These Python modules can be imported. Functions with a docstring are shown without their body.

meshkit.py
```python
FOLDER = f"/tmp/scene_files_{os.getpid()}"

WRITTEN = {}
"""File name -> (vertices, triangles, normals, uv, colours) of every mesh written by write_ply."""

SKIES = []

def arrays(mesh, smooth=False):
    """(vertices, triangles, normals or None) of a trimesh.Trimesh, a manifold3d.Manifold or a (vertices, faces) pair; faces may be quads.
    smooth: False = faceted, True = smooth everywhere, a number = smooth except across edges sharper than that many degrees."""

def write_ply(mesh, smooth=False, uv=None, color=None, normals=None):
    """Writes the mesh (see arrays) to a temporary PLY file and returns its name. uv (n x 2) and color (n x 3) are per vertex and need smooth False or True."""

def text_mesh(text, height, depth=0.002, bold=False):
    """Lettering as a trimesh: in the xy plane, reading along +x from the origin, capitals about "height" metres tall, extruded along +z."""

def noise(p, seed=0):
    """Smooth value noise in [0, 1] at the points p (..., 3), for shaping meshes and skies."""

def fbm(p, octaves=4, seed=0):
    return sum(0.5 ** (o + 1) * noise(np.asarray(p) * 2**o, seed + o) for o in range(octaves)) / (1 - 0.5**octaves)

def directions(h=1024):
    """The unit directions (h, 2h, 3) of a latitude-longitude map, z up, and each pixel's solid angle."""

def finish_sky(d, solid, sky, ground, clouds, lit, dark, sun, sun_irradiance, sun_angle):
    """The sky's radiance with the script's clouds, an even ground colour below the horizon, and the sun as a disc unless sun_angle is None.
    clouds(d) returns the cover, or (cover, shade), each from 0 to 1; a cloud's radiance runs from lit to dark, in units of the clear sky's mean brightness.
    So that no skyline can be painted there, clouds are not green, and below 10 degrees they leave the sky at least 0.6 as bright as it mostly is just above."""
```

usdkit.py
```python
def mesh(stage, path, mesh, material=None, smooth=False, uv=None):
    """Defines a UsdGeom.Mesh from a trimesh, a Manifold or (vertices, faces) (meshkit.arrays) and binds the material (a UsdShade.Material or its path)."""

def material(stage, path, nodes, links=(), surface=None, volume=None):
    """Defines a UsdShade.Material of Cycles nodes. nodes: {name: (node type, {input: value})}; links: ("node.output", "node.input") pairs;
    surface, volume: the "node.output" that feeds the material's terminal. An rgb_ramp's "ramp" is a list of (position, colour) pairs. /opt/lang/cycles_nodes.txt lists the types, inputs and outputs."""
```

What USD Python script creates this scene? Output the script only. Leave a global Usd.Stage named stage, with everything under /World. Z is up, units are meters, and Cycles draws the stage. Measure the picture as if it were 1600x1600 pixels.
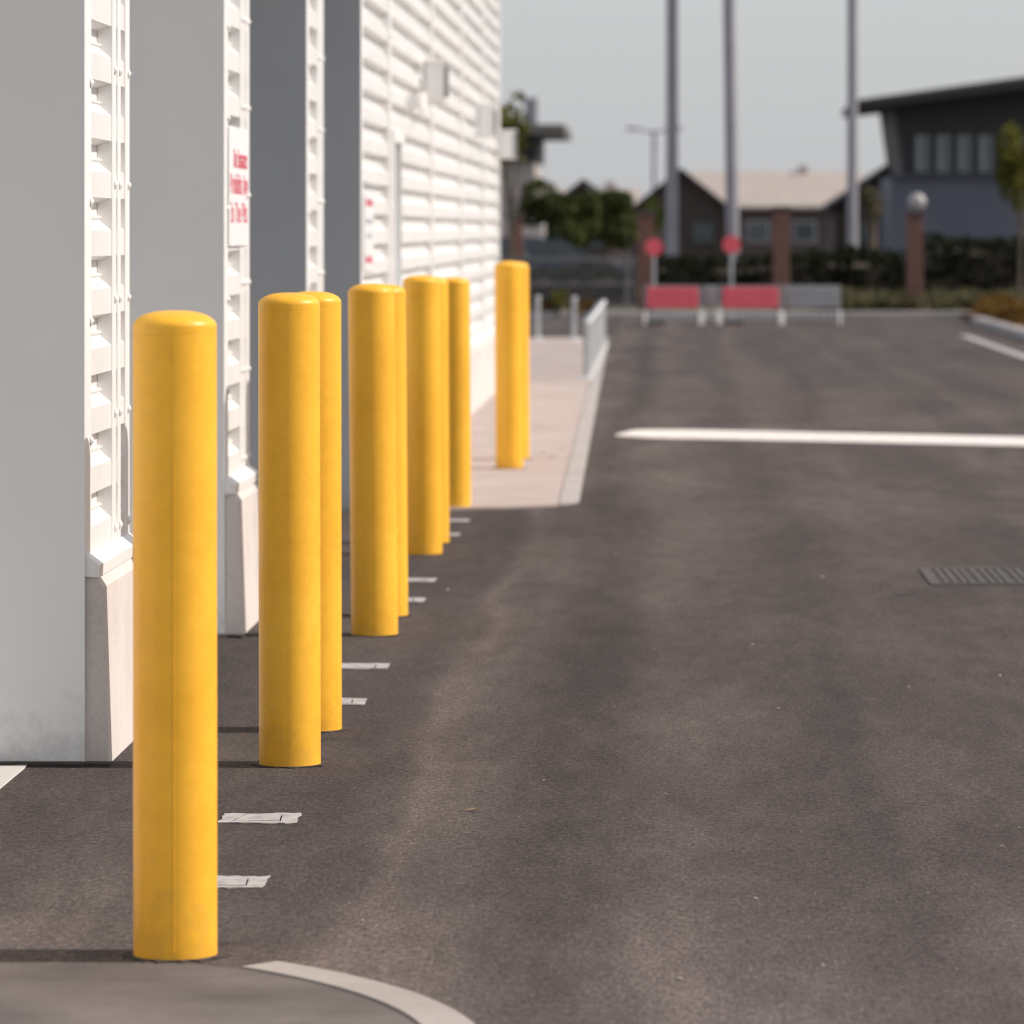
import math, random
import numpy as np, trimesh
from shapely.geometry import Polygon, LineString, box as sbox
from shapely import affinity
import usdkit, meshkit
from pxr import Usd, UsdGeom, UsdLux, UsdShade, Gf, Sdf

stage = Usd.Stage.CreateInMemory()
UsdGeom.SetStageUpAxis(stage, UsdGeom.Tokens.z)
UsdGeom.SetStageMetersPerUnit(stage, 1.0)
stage.SetDefaultPrim(UsdGeom.Xform.Define(stage, '/World').GetPrim())
UsdGeom.Scope.Define(stage, '/World/Looks')

# ------------------------------------------------------------------ camera, sky, sun, exposure
EYE, FOC = 1.62, 7500.0          # eye height; focal length in units of 1/1600 of the picture width
APER = 36.0
cam = UsdGeom.Camera.Define(stage, '/World/camera')
cam.AddTranslateOp().Set(Gf.Vec3d(0, 0, EYE))
cam.AddRotateXYZOp().Set(Gf.Vec3f(90, 0, 0))
cam.CreateHorizontalApertureAttr(APER)
cam.CreateVerticalApertureAttr(APER)
cam.CreateFocalLengthAttr(FOC / 1600 * APER)
cam.CreateHorizontalApertureOffsetAttr(-240 / 1600 * APER)
cam.CreateVerticalApertureOffsetAttr(-440 / 1600 * APER)
cam.CreateFocusDistanceAttr(13.6)
cam.CreateFStopAttr(5.3)
cam.CreateClippingRangeAttr(Gf.Vec2f(0.1, 5000))
cam.CreateExposureAttr(0.0)

SUN_EL, SUN_AZ = math.radians(38.5), math.radians(90.0)      # azimuth: rotation = atan2(x, y)
usdkit.material(stage, '/World/Looks/sky', {
    's': ('sky_texture', {'sky_type': 'single_scattering', 'sun_disc': False, 'sun_elevation': SUN_EL, 'sun_rotation': SUN_AZ,
                          'air_density': 1.0, 'aerosol_density': 3.0, 'ozone_density': 1.0}),
    'h': ('mix', {'mix_type': 'mix', 'fac': 0.6, 'color2': (8.15, 8.32, 8.65)}),
    't': ('texture_coordinate', {}), 'z': ('separate_xyz', {}), 'f': ('map_range', {'from_min': 0.05, 'from_max': 0.9, 'to_min': 0.6, 'to_max': 0.36, 'clamp': True}),
    'b': ('background_shader', {'strength': 0.1})},
    [('t.generated', 'z.vector'), ('z.z', 'f.value'), ('f.result', 'h.fac'), ('s.color', 'h.color1'), ('h.color', 'b.color')], surface='b.background')
dome = UsdLux.DomeLight.Define(stage, '/World/sky')
UsdShade.MaterialBindingAPI.Apply(dome.GetPrim()).Bind(UsdShade.Material.Get(stage, '/World/Looks/sky'))
dome.GetPrim().SetCustomDataByKey('kind', 'structure')
sun = UsdLux.DistantLight.Define(stage, '/World/sun')
sun.CreateNormalizeAttr(True)
sun.CreateIntensityAttr(1.08)
sun.CreateAngleAttr(0.53)
sun.CreateColorAttr(Gf.Vec3f(1.0, 0.93, 0.85))
_d = Gf.Vec3d(math.sin(SUN_AZ) * math.cos(SUN_EL), math.cos(SUN_AZ) * math.cos(SUN_EL), math.sin(SUN_EL))
sun.AddOrientOp(UsdGeom.XformOp.PrecisionDouble).Set(Gf.Quatd(Gf.Rotation(Gf.Vec3d(0, 0, 1), _d).GetQuat()))

# ------------------------------------------------------------------ helpers
USED = {}


def numbered(parent, name):
    k = (parent, name)
    n = USED.get(k, -1) + 1
    USED[k] = n
    return f'{parent}/{name}' + (f'_{n:03d}' if n else '')


def keys(prim, label=None, cat=None, group=None, kind=None):
    for k, v in (('label', label), ('category', cat), ('group', group), ('kind', kind)):
        if v:
            prim.SetCustomDataByKey(k, v)
    return prim


def path_of(p):
    return str(p.GetPath()) if hasattr(p, 'GetPath') else (p or '/World')


def obj(name, mesh, mat, parent=None, smooth=False, **kw):
    p = numbered(path_of(parent), name)
    m = usdkit.mesh(stage, p, mesh, f'/World/Looks/{mat}', smooth=smooth)
    return keys(m.GetPrim(), **kw)


def thing(name, label=None, cat=None, loc=(0, 0, 0), rz=0.0, ry=0.0, scale=(1, 1, 1), group=None, kind=None):
    x = UsdGeom.Xform.Define(stage, numbered('/World', name))
    x.AddTranslateOp().Set(Gf.Vec3d(*map(float, loc)))
    x.AddRotateXYZOp().Set(Gf.Vec3f(0, float(math.degrees(ry)), float(math.degrees(rz))))
    x.AddScaleOp().Set(Gf.Vec3f(*map(float, scale)))
    return keys(x.GetPrim(), label, cat, group, kind)


def dup(proto, name, label, cat, **kw):
    o = thing(name, label, cat, **kw)
    o.GetReferences().AddInternalReference(proto.GetPath())
    o.SetInstanceable(True)
    return o


def bx(x0, x1, y0, y1, z0, z1):
    b = trimesh.creation.box(extents=(x1 - x0, y1 - y0, z1 - z0))
    b.apply_translation(((x0 + x1) / 2, (y0 + y1) / 2, (z0 + z1) / 2))
    return b


def cbox(x0, x1, y0, y1, z0, z1, c=0.004):
    """box with chamfered edges: hull of three shrunk boxes"""
    pts = []
    for ax in range(3):
        e = [c, c, c]
        e[ax] = 0
        for X in (x0 + e[0], x1 - e[0]):
            for Y in (y0 + e[1], y1 - e[1]):
                for Z in (z0 + e[2], z1 - e[2]):
                    pts.append((X, Y, Z))
    return trimesh.convex.convex_hull(np.array(pts))


def cyl(p0, p1, r, n=12, r1=None):
    p0, p1 = np.array(p0, float), np.array(p1, float)
    d = p1 - p0
    L = np.linalg.norm(d)
    a = np.linspace(0, 2 * math.pi, n, endpoint=False)
    r1 = r if r1 is None else r1
    ring = np.stack([np.cos(a), np.sin(a), 0 * a], 1)
    v = np.vstack([ring * r, ring * r1 + [0, 0, L], [[0, 0, 0]], [[0, 0, L]]])
    f = []
    for i in range(n):
        j = (i + 1) % n
        f += [(i, j, n + j), (i, n + j, n + i), (2 * n, j, i), (2 * n + 1, n + i, n + j)]
    m = trimesh.Trimesh(v, f, process=False)
    m.apply_transform(trimesh.geometry.align_vectors([0, 0, 1], d / L))
    m.apply_translation(p0)
    return m


def cat(ms):
    return trimesh.util.concatenate(list(ms))


def extr(poly, h, z=0.0):
    gs = getattr(poly, 'geoms', [poly])
    m = cat(trimesh.creation.extrude_polygon(g, h, engine='earcut') for g in gs)
    m.apply_translation((0, 0, z))
    return m


def prism_y(pts, y0, y1):
    """closed outline in (x, z) extruded along y"""
    m = trimesh.creation.extrude_polygon(Polygon(pts), y1 - y0, engine='earcut')
    m.apply_transform(np.array([[1, 0, 0, 0], [0, 0, -1, y1], [0, 1, 0, 0], [0, 0, 0, 1.0]]))
    return m


def prism_x(pts, x0, x1):
    """closed outline in (y, z) extruded along x"""
    m = trimesh.creation.extrude_polygon(Polygon(pts), x1 - x0, engine='earcut')
    m.apply_transform(np.array([[0, 0, 1, x0], [1, 0, 0, 0], [0, 1, 0, 0], [0, 0, 0, 1.0]]))
    return m


def lathe(prof, n=64):
    return trimesh.creation.revolve(np.array(prof, float), sections=n)


def ground(px, py):
    """ground point seen at a pixel of the 1600 px photograph"""
    y = EYE * FOC / (py - 360.0)
    return (px - 1040.0) * y / FOC, y


def at(px, py, y):
    return (px - 1040.0) * y / FOC, y, EYE - (py - 360.0) * y / FOC


# ------------------------------------------------------------------ materials
def look(name, col, col2=None, rough=0.6, scale=3.0, detail=4, bump=0.0, bscale=None, metallic=0.0, stretch=(1, 1, 1), lo=0.35, hi=0.65, spec=0.5, coat=0.0, bdist=0.01):
    N = {'g': ('geometry', {}), 'p': ('principled_bsdf', {'roughness': rough, 'metallic': metallic, 'specular_ior_level': spec, 'coat_weight': coat, 'base_color': col})}
    L = []
    if col2 is not None:
        N['m'] = ('mapping', {'scale': stretch})
        N['n'] = ('noise_texture', {'scale': scale, 'detail': detail, 'roughness': 0.6})
        N['r'] = ('rgb_ramp', {'ramp': [(lo, col), (hi, col2)]})
        L += [('g.position', 'm.vector'), ('m.vector', 'n.vector'), ('n.fac', 'r.fac'), ('r.color', 'p.base_color')]
    if bump:
        N['bn'] = ('noise_texture', {'scale': bscale or scale * 6, 'detail': 3})
        N['b'] = ('bump', {'strength': bump, 'distance': bdist})
        L += [('g.position', 'bn.vector'), ('bn.fac', 'b.height'), ('b.normal', 'p.normal')]
    return usdkit.material(stage, f'/World/Looks/{name}', N, L, surface='p.BSDF')


def foliage(name, dark, light, scale=1.5):
    usdkit.material(stage, f'/World/Looks/{name}', {
        'g': ('geometry', {}), 'n': ('noise_texture', {'scale': scale, 'detail': 3}),
        'w': ('noise_texture', {'scale': scale * 9, 'detail': 1}),
        'a': ('math', {'math_type': 'multiply_add', 'value2': 0.5}), 'h': ('math', {'math_type': 'multiply', 'value2': 0.5}),
        'r': ('rgb_ramp', {'ramp': [(0.35, dark), (0.65, light)]}),
        'd': ('principled_bsdf', {'roughness': 0.8, 'specular_ior_level': 0.12}), 't': ('translucent_bsdf', {}), 'm': ('mix_closure', {'fac': 0.25})},
        [('g.position', 'n.vector'), ('g.position', 'w.vector'), ('w.fac', 'h.value1'), ('n.fac', 'a.value1'), ('h.value', 'a.value3'), ('a.value', 'r.fac'),
         ('r.color', 'd.base_color'), ('r.color', 't.color'), ('d.BSDF', 'm.closure1'), ('t.BSDF', 'm.closure2')], surface='m.closure')


# asphalt: fine aggregate, dusty wheel tracks along the yard, streaks across it, oil spots
usdkit.material(stage, '/World/Looks/asphalt', {
    'g': ('geometry', {}),
    'fine': ('noise_texture', {'scale': 38.0, 'detail': 6, 'roughness': 0.95}),
    'fr': ('rgb_ramp', {'ramp': [(0.28, (0.35, 0.35, 0.35)), (0.48, (0.95, 0.95, 0.95)), (0.62, (1.5, 1.47, 1.44)), (0.74, (3.2, 3.1, 3.0))]}),
    'm3': ('mapping', {'scale': (1.0, 0.22, 1)}), 'mid': ('noise_texture', {'scale': 9.0, 'detail': 5, 'roughness': 0.7}),
    'ta': ('vector_math', {'math_type': 'distance', 'vector2': (11.5, 34.0, 0.0)}), 'tb': ('vector_math', {'math_type': 'distance', 'vector2': (-7.5, 66.0, 0.0)}),
    'tav': ('map_range', {'from_min': 8.0, 'from_max': 13.0, 'to_min': 0.0, 'to_max': 1.0, 'clamp': True}), 'tbv': ('map_range', {'from_min': 7.0, 'from_max': 12.0, 'to_min': 0.0, 'to_max': 1.0, 'clamp': True}),
    'tar': ('rgb_ramp', {'ramp': [(v, (q, q * 0.992, q * 0.985)) for v, q in ((0, 1), (.18, 1), (.21, 1.2), (.24, 1), (.27, 1.16), (.31, 1), (.50, 1), (.52, .86), (.56, .88), (.58, 1), (.72, 1), (.75, 1.2), (.79, 1), (.82, 1.15), (.86, 1), (1, 1))]}),
    'tbr': ('rgb_ramp', {'ramp': [(v, (q, q * 0.992, q * 0.985)) for v, q in ((0, 1), (.15, 1), (.19, 1.18), (.23, 1), (.42, 1), (.45, 1.2), (.49, 1), (.51, .87), (.55, 1), (.80, 1), (.84, 1.18), (.89, 1), (1, 1))]}),
    'x8': ('mix', {'mix_type': 'multiply', 'fac': 0.9}), 'x9': ('mix', {'mix_type': 'multiply', 'fac': 0.9}),
    'm4': ('mapping', {'scale': (105.0, 20.0, 1)}), 'gn': ('noise_texture', {'scale': 1.0, 'detail': 4, 'roughness': 0.8}),
    'gr': ('rgb_ramp', {'ramp': [(0.30, (0.45, 0.45, 0.45)), (0.46, (0.93, 0.93, 0.93)), (0.56, (1.12, 1.12, 1.11)), (0.66, (1.6, 1.58, 1.56)), (0.75, (2.4, 2.36, 2.3))]}), 'x7': ('mix', {'mix_type': 'multiply', 'fac': 1.0}),
    'mr': ('rgb_ramp', {'ramp': [(0.3, (0.82, 0.815, 0.815)), (0.7, (1.19, 1.18, 1.17))]}),
    # streaks that run across the yard
    'm1': ('mapping', {'scale': (1.1, 0.30, 1)}), 'st': ('noise_texture', {'scale': 1.0, 'detail': 6, 'roughness': 0.65, 'distortion': 0.4}),
    'sr': ('rgb_ramp', {'ramp': [(0.30, (0.064, 0.0535, 0.0525)), (0.5, (0.079, 0.0665, 0.064)), (0.72, (0.104, 0.088, 0.083))]}),
    # wheel tracks along the yard
    'm2': ('mapping', {'scale': (1.7, 0.055, 1)}), 'tr': ('noise_texture', {'scale': 1.0, 'detail': 3, 'roughness': 0.5, 'distortion': 0.8}),
    'trr': ('rgb_ramp', {'ramp': [(0.36, (0.90, 0.90, 0.905)), (0.5, (1.0, 1.0, 1.0)), (0.62, (1.15, 1.14, 1.125))]}),
    # one dusty track beside the bollards
    'wx': ('noise_texture', {'scale': 0.22, 'detail': 6, 'roughness': 0.55}), 'sep': ('separate_xyz', {}),
    'wa': ('math', {'math_type': 'multiply_add', 'value2': 0.55, 'value3': -0.275}),
    'wb': ('math', {'math_type': 'add'}), 'wm': ('map_range', {'from_min': -1.5, 'from_max': 1.5, 'to_min': 0.0, 'to_max': 1.0, 'clamp': True}),
    'wr': ('rgb_ramp', {'ramp': [(0.0, (1, 1, 1)), (0.10, (0.92, 0.92, 0.92)), (0.20, (0.84, 0.84, 0.845)), (0.232, (0.93, 0.93, 0.93)), (0.255, (1.34, 1.31, 1.28)), (0.285, (1.14, 1.13, 1.12)),
        (0.35, (0.99, 0.985, 0.98)), (0.41, (0.82, 0.82, 0.825)), (0.45, (0.93, 0.93, 0.93)), (0.50, (1.17, 1.155, 1.14)), (0.585, (1.06, 1.055, 1.05)), (0.70, (0.91, 0.91, 0.915)), (0.80, (1.10, 1.09, 1.085)), (1.0, (1, 1, 1))]}),
    # dark spots and oil
    'vo': ('voronoi_texture', {'scale': 0.9, 'feature': 'f1'}), 'vn': ('noise_texture', {'scale': 14.0, 'detail': 2}),
    'va': ('math', {'math_type': 'multiply_add', 'value2': 0.12}),
    'vr': ('rgb_ramp', {'ramp': [(0.085, (0.62, 0.62, 0.62)), (0.12, (1, 1, 1))]}),
    'x1': ('mix', {'mix_type': 'multiply', 'fac': 1.0}), 'x2': ('mix', {'mix_type': 'multiply', 'fac': 1.0}), 'x3': ('mix', {'mix_type': 'multiply', 'fac': 1.0}),
    'x4': ('mix', {'mix_type': 'multiply', 'fac': 1.0}), 'x5': ('mix', {'mix_type': 'multiply', 'fac': 1.0}),
    'bmp': ('bump', {'strength': 0.6, 'distance': 0.006}),
    'p': ('principled_bsdf', {'roughness': 0.9, 'specular_ior_level': 0.12}),
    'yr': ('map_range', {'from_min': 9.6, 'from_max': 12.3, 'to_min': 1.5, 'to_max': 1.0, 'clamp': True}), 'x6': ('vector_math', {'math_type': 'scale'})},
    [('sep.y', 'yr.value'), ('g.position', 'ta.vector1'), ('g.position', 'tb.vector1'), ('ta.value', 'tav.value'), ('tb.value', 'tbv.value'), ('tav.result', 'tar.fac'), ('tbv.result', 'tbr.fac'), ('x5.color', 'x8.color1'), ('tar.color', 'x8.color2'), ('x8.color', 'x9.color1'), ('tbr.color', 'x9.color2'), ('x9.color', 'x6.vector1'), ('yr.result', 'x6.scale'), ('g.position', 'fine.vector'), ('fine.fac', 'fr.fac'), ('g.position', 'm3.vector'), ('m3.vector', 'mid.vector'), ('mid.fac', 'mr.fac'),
     ('g.position', 'm1.vector'), ('m1.vector', 'st.vector'), ('st.fac', 'sr.fac'),
     ('g.position', 'm2.vector'), ('m2.vector', 'tr.vector'), ('tr.fac', 'trr.fac'),
     ('g.position', 'wx.vector'), ('g.position', 'sep.vector'), ('wx.fac', 'wa.value1'), ('wa.value', 'wb.value1'), ('sep.x', 'wb.value2'), ('wb.value', 'wm.value'), ('wm.result', 'wr.fac'),
     ('g.position', 'vo.vector'), ('g.position', 'vn.vector'), ('vn.fac', 'va.value1'), ('vo.distance', 'va.value3'), ('va.value', 'vr.fac'),
     ('g.position', 'm4.vector'), ('m4.vector', 'gn.vector'), ('gn.fac', 'gr.fac'), ('sr.color', 'x1.color1'), ('fr.color', 'x1.color2'), ('x1.color', 'x7.color1'), ('gr.color', 'x7.color2'), ('x7.color', 'x2.color1'), ('mr.color', 'x2.color2'), ('x2.color', 'x3.color1'), ('trr.color', 'x3.color2'),
     ('x3.color', 'x4.color1'), ('wr.color', 'x4.color2'), ('x4.color', 'x5.color1'), ('vr.color', 'x5.color2'), ('x6.vector', 'p.base_color'),
     ('fine.fac', 'bmp.height'), ('bmp.normal', 'p.normal')], surface='p.BSDF')


def concrete(name, a, b, c):
    """broom-finished concrete with blotches and fine grit"""
    usdkit.material(stage, f'/World/Looks/{name}', {
        'g': ('geometry', {}), 'n': ('noise_texture', {'scale': 1.4, 'detail': 6, 'roughness': 0.65}), 'r': ('rgb_ramp', {'ramp': [(0.3, a), (0.5, b), (0.7, c)]}),
        'f': ('noise_texture', {'scale': 90.0, 'detail': 3}), 'fr': ('rgb_ramp', {'ramp': [(0.3, (0.92, 0.92, 0.92)), (0.6, (1.03, 1.03, 1.03))]}),
        'x': ('mix', {'mix_type': 'multiply', 'fac': 1.0}), 'b': ('bump', {'strength': 0.15, 'distance': 0.003}), 'p': ('principled_bsdf', {'roughness': 0.85, 'specular_ior_level': 0.3})},
        [('g.position', 'n.vector'), ('n.fac', 'r.fac'), ('g.position', 'f.vector'), ('f.fac', 'fr.fac'), ('r.color', 'x.color1'), ('fr.color', 'x.color2'),
         ('x.color', 'p.base_color'), ('f.fac', 'b.height'), ('b.normal', 'p.normal')], surface='p.BSDF')


concrete('sidewalk_concrete', (0.37, 0.300, 0.272), (0.43, 0.355, 0.325), (0.48, 0.405, 0.375))
concrete('island_concrete', (0.33, 0.29, 0.265), (0.38, 0.335, 0.305), (0.43, 0.38, 0.35))
concrete('dusty_asphalt', (0.085, 0.070, 0.064), (0.135, 0.112, 0.102), (0.20, 0.167, 0.152))
concrete('kerb_concrete', (0.35, 0.315, 0.30), (0.40, 0.36, 0.345), (0.44, 0.40, 0.385))
concrete('plinth_concrete', (0.50, 0.45, 0.42), (0.62, 0.565, 0.53), (0.68, 0.62, 0.585))
concrete('bay_concrete', (0.56, 0.53, 0.50), (0.62, 0.59, 0.56), (0.67, 0.63, 0.60))
usdkit.material(stage, '/World/Looks/yellow_plastic', {
    'g': ('geometry', {}), 'n': ('noise_texture', {'scale': 3.0, 'detail': 3}), 'r': ('rgb_ramp', {'ramp': [(0.3, (0.83, 0.405, 0.020)), (0.5, (0.90, 0.450, 0.026)), (0.7, (0.93, 0.490, 0.034))]}),
    'n2': ('noise_texture', {'scale': 26.0, 'detail': 5, 'roughness': 0.7}), 'r2': ('rgb_ramp', {'ramp': [(0.3, (0.93, 0.935, 0.95)), (0.7, (1.04, 1.04, 1.03))]}),
    # scuffs and splash dirt near the foot
    's': ('separate_xyz', {}), 'z': ('map_range', {'from_min': 0.0, 'from_max': 0.30, 'to_min': 0.62, 'to_max': 0.36, 'clamp': True}), 'n3': ('noise_texture', {'scale': 14.0, 'detail': 6, 'roughness': 0.75}),
    'k': ('math', {'math_type': 'subtract'}), 'kk': ('map_range', {'from_min': 0.0, 'from_max': 0.16, 'to_min': 0.0, 'to_max': 0.16, 'clamp': True}),
    'x': ('mix', {'mix_type': 'multiply', 'fac': 1.0}), 'd': ('mix', {'mix_type': 'mix', 'color2': (0.20, 0.13, 0.06)}),
    'q': ('map_range', {'from_min': 0.35, 'from_max': 0.65, 'to_min': 0.36, 'to_max': 0.50, 'clamp': True}),
    'b': ('bump', {'strength': 0.06, 'distance': 0.004}), 'p': ('principled_bsdf', {'specular_ior_level': 0.45})},
    [('g.position', 'n.vector'), ('n.fac', 'r.fac'), ('g.position', 'n2.vector'), ('n2.fac', 'r2.fac'), ('r.color', 'x.color1'), ('r2.color', 'x.color2'),
     ('g.position', 's.vector'), ('s.z', 'z.value'), ('g.position', 'n3.vector'), ('z.result', 'k.value1'), ('n3.fac', 'k.value2'), ('k.value', 'kk.value'), ('kk.result', 'd.fac'),
     ('x.color', 'd.color1'), ('d.color', 'p.base_color'), ('n2.fac', 'q.value'), ('q.result', 'p.roughness'), ('n.fac', 'b.height'), ('b.normal', 'p.normal')], surface='p.BSDF')
look('white_metal', (0.69, 0.68, 0.665), (0.75, 0.735, 0.72), rough=0.42, scale=1.2)
look('white_trim', (0.78, 0.765, 0.745), (0.82, 0.805, 0.785), rough=0.4, scale=2)


def grey_paint(name, a, b):
    """painted sheet metal, faintly cloudy, with splash dirt near the ground"""
    usdkit.material(stage, f'/World/Looks/{name}', {
        'g': ('geometry', {}), 'n': ('noise_texture', {'scale': 1.3, 'detail': 5, 'roughness': 0.6}), 'r': ('rgb_ramp', {'ramp': [(0.3, a), (0.7, b)]}),
        's': ('separate_xyz', {}), 'z': ('map_range', {'from_min': 0.0, 'from_max': 0.35, 'to_min': 0.66, 'to_max': 0.30, 'clamp': True}), 'n3': ('noise_texture', {'scale': 16.0, 'detail': 7, 'roughness': 0.75}),
        'k': ('math', {'math_type': 'subtract'}), 'kk': ('map_range', {'from_min': 0.0, 'from_max': 0.22, 'to_min': 0.0, 'to_max': 0.22, 'clamp': True}),
        'd': ('mix', {'mix_type': 'mix', 'color2': (0.22, 0.18, 0.15)}), 'p': ('principled_bsdf', {'roughness': 0.55})},
        [('g.position', 'n.vector'), ('n.fac', 'r.fac'), ('g.position', 's.vector'), ('s.z', 'z.value'), ('g.position', 'n3.vector'), ('z.result', 'k.value1'), ('n3.fac', 'k.value2'),
         ('k.value', 'kk.value'), ('kk.result', 'd.fac'), ('r.color', 'd.color1'), ('d.color', 'p.base_color')], surface='p.BSDF')


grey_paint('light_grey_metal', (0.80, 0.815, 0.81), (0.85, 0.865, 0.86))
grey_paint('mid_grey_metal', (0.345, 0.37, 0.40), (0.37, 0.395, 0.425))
look('interior_paint', (0.74, 0.74, 0.73), (0.78, 0.78, 0.77), rough=0.7, scale=0.8)
look('sign_white', (0.82, 0.82, 0.82), rough=0.35)
look('sign_red', (0.70, 0.05, 0.11), rough=0.4)
look('sign_grey', (0.5, 0.5, 0.56), rough=0.4)
look('dark_lens', (0.30, 0.30, 0.31), rough=0.2)
look('white_plastic', (0.82, 0.80, 0.78), rough=0.35)
look('worn_paint', (0.47, 0.44, 0.42), (0.30, 0.275, 0.265), rough=0.75, scale=22, detail=5, lo=0.45, hi=0.66, bump=0.3, bscale=120, bdist=0.003)
look('line_paint', (0.74, 0.68, 0.64), (0.52, 0.47, 0.44), rough=0.7, scale=7, detail=7, lo=0.5, hi=0.8)
look('worn_edge', (0.03, 0.027, 0.026), rough=0.9)
look('galvanised', (0.52, 0.53, 0.54), (0.44, 0.45, 0.46), rough=0.4, metallic=0.55, scale=8)
look('cast_iron', (0.088, 0.076, 0.072), (0.066, 0.057, 0.054), rough=0.85, metallic=0.0, scale=25)
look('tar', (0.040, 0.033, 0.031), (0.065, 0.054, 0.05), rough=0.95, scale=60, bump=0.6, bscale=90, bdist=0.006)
look('pit_shade', (0.05, 0.043, 0.041), rough=0.9)
look('red_panel', (0.82, 0.11, 0.14), (0.86, 0.13, 0.16), rough=0.5, scale=3)
look('white_panel', (0.72, 0.70, 0.68), rough=0.5)
look('grey_panel', (0.36, 0.345, 0.35), (0.31, 0.295, 0.30), rough=0.5, scale=3)
usdkit.material(stage, '/World/Looks/red_brick', {
    'tc': ('geometry', {}), 'mp': ('mapping', {'rotation': (math.pi / 2, 0, 0)}), 'b': ('brick_texture', {'color1': (0.17, 0.062, 0.042), 'color2': (0.13, 0.05, 0.038), 'mortar': (0.22, 0.19, 0.17), 'scale': 4.5, 'mortar_size': 0.015}),
    'p': ('principled_bsdf', {'roughness': 0.85})}, [('tc.position', 'mp.vector'), ('mp.vector', 'b.vector'), ('b.color', 'p.base_color')], surface='p.BSDF')
look('lamp_post_grey', (0.30, 0.29, 0.32), (0.26, 0.25, 0.28), rough=0.5, scale=2, metallic=0.2)
look('fence_metal', (0.20, 0.19, 0.185), rough=0.5, metallic=0.3)
look('tan_roof', (0.44, 0.375, 0.335), (0.39, 0.335, 0.30), rough=0.8, scale=2)
look('dark_roof', (0.075, 0.066, 0.062), (0.06, 0.054, 0.05), rough=0.8, scale=2)
look('dark_brick', (0.095, 0.07, 0.062), (0.075, 0.055, 0.05), rough=0.85, scale=6)
look('pale_wall', (0.45, 0.41, 0.38), (0.40, 0.37, 0.35), rough=0.8, scale=1)
look('slate_wall', (0.105, 0.112, 0.145), (0.095, 0.10, 0.13), rough=0.6, scale=0.5)
look('charcoal_wall', (0.035, 0.036, 0.038), (0.03, 0.031, 0.033), rough=0.6, scale=0.5)
look('fascia_olive', (0.13, 0.125, 0.11), rough=0.6)
look('window_glass', (0.06, 0.075, 0.08), rough=0.08, spec=0.8)
look('blind_grey', (0.25, 0.28, 0.30), rough=0.4)
look('bark', (0.12, 0.095, 0.075), (0.08, 0.065, 0.05), rough=0.9, scale=8)
look('mulch', (0.10, 0.055, 0.03), (0.15, 0.085, 0.04), rough=0.95, scale=5)
look('dry_grass', (0.11, 0.095, 0.045), (0.075, 0.075, 0.03), rough=0.95, scale=1.2)
look('car_blue', (0.03, 0.045, 0.075), rough=0.25, coat=0.8)
look('car_red', (0.10, 0.015, 0.025), rough=0.25, coat=0.8)
look('tyre', (0.02, 0.02, 0.02), rough=0.9)
look('stone', (0.26, 0.22, 0.19), (0.45, 0.40, 0.36), rough=0.9, scale=20)
look('dead_leaf', (0.20, 0.13, 0.08), (0.28, 0.2, 0.12), rough=0.8, scale=40)
foliage('leaf_mid', (0.035, 0.045, 0.014), (0.11, 0.125, 0.04))
foliage('leaf_dark', (0.008, 0.010, 0.005), (0.022, 0.028, 0.011))
foliage('leaf_lime', (0.07, 0.075, 0.014), (0.17, 0.165, 0.035))
foliage('leaf_rust', (0.10, 0.05, 0.012), (0.20, 0.115, 0.03), 0.8)
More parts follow.
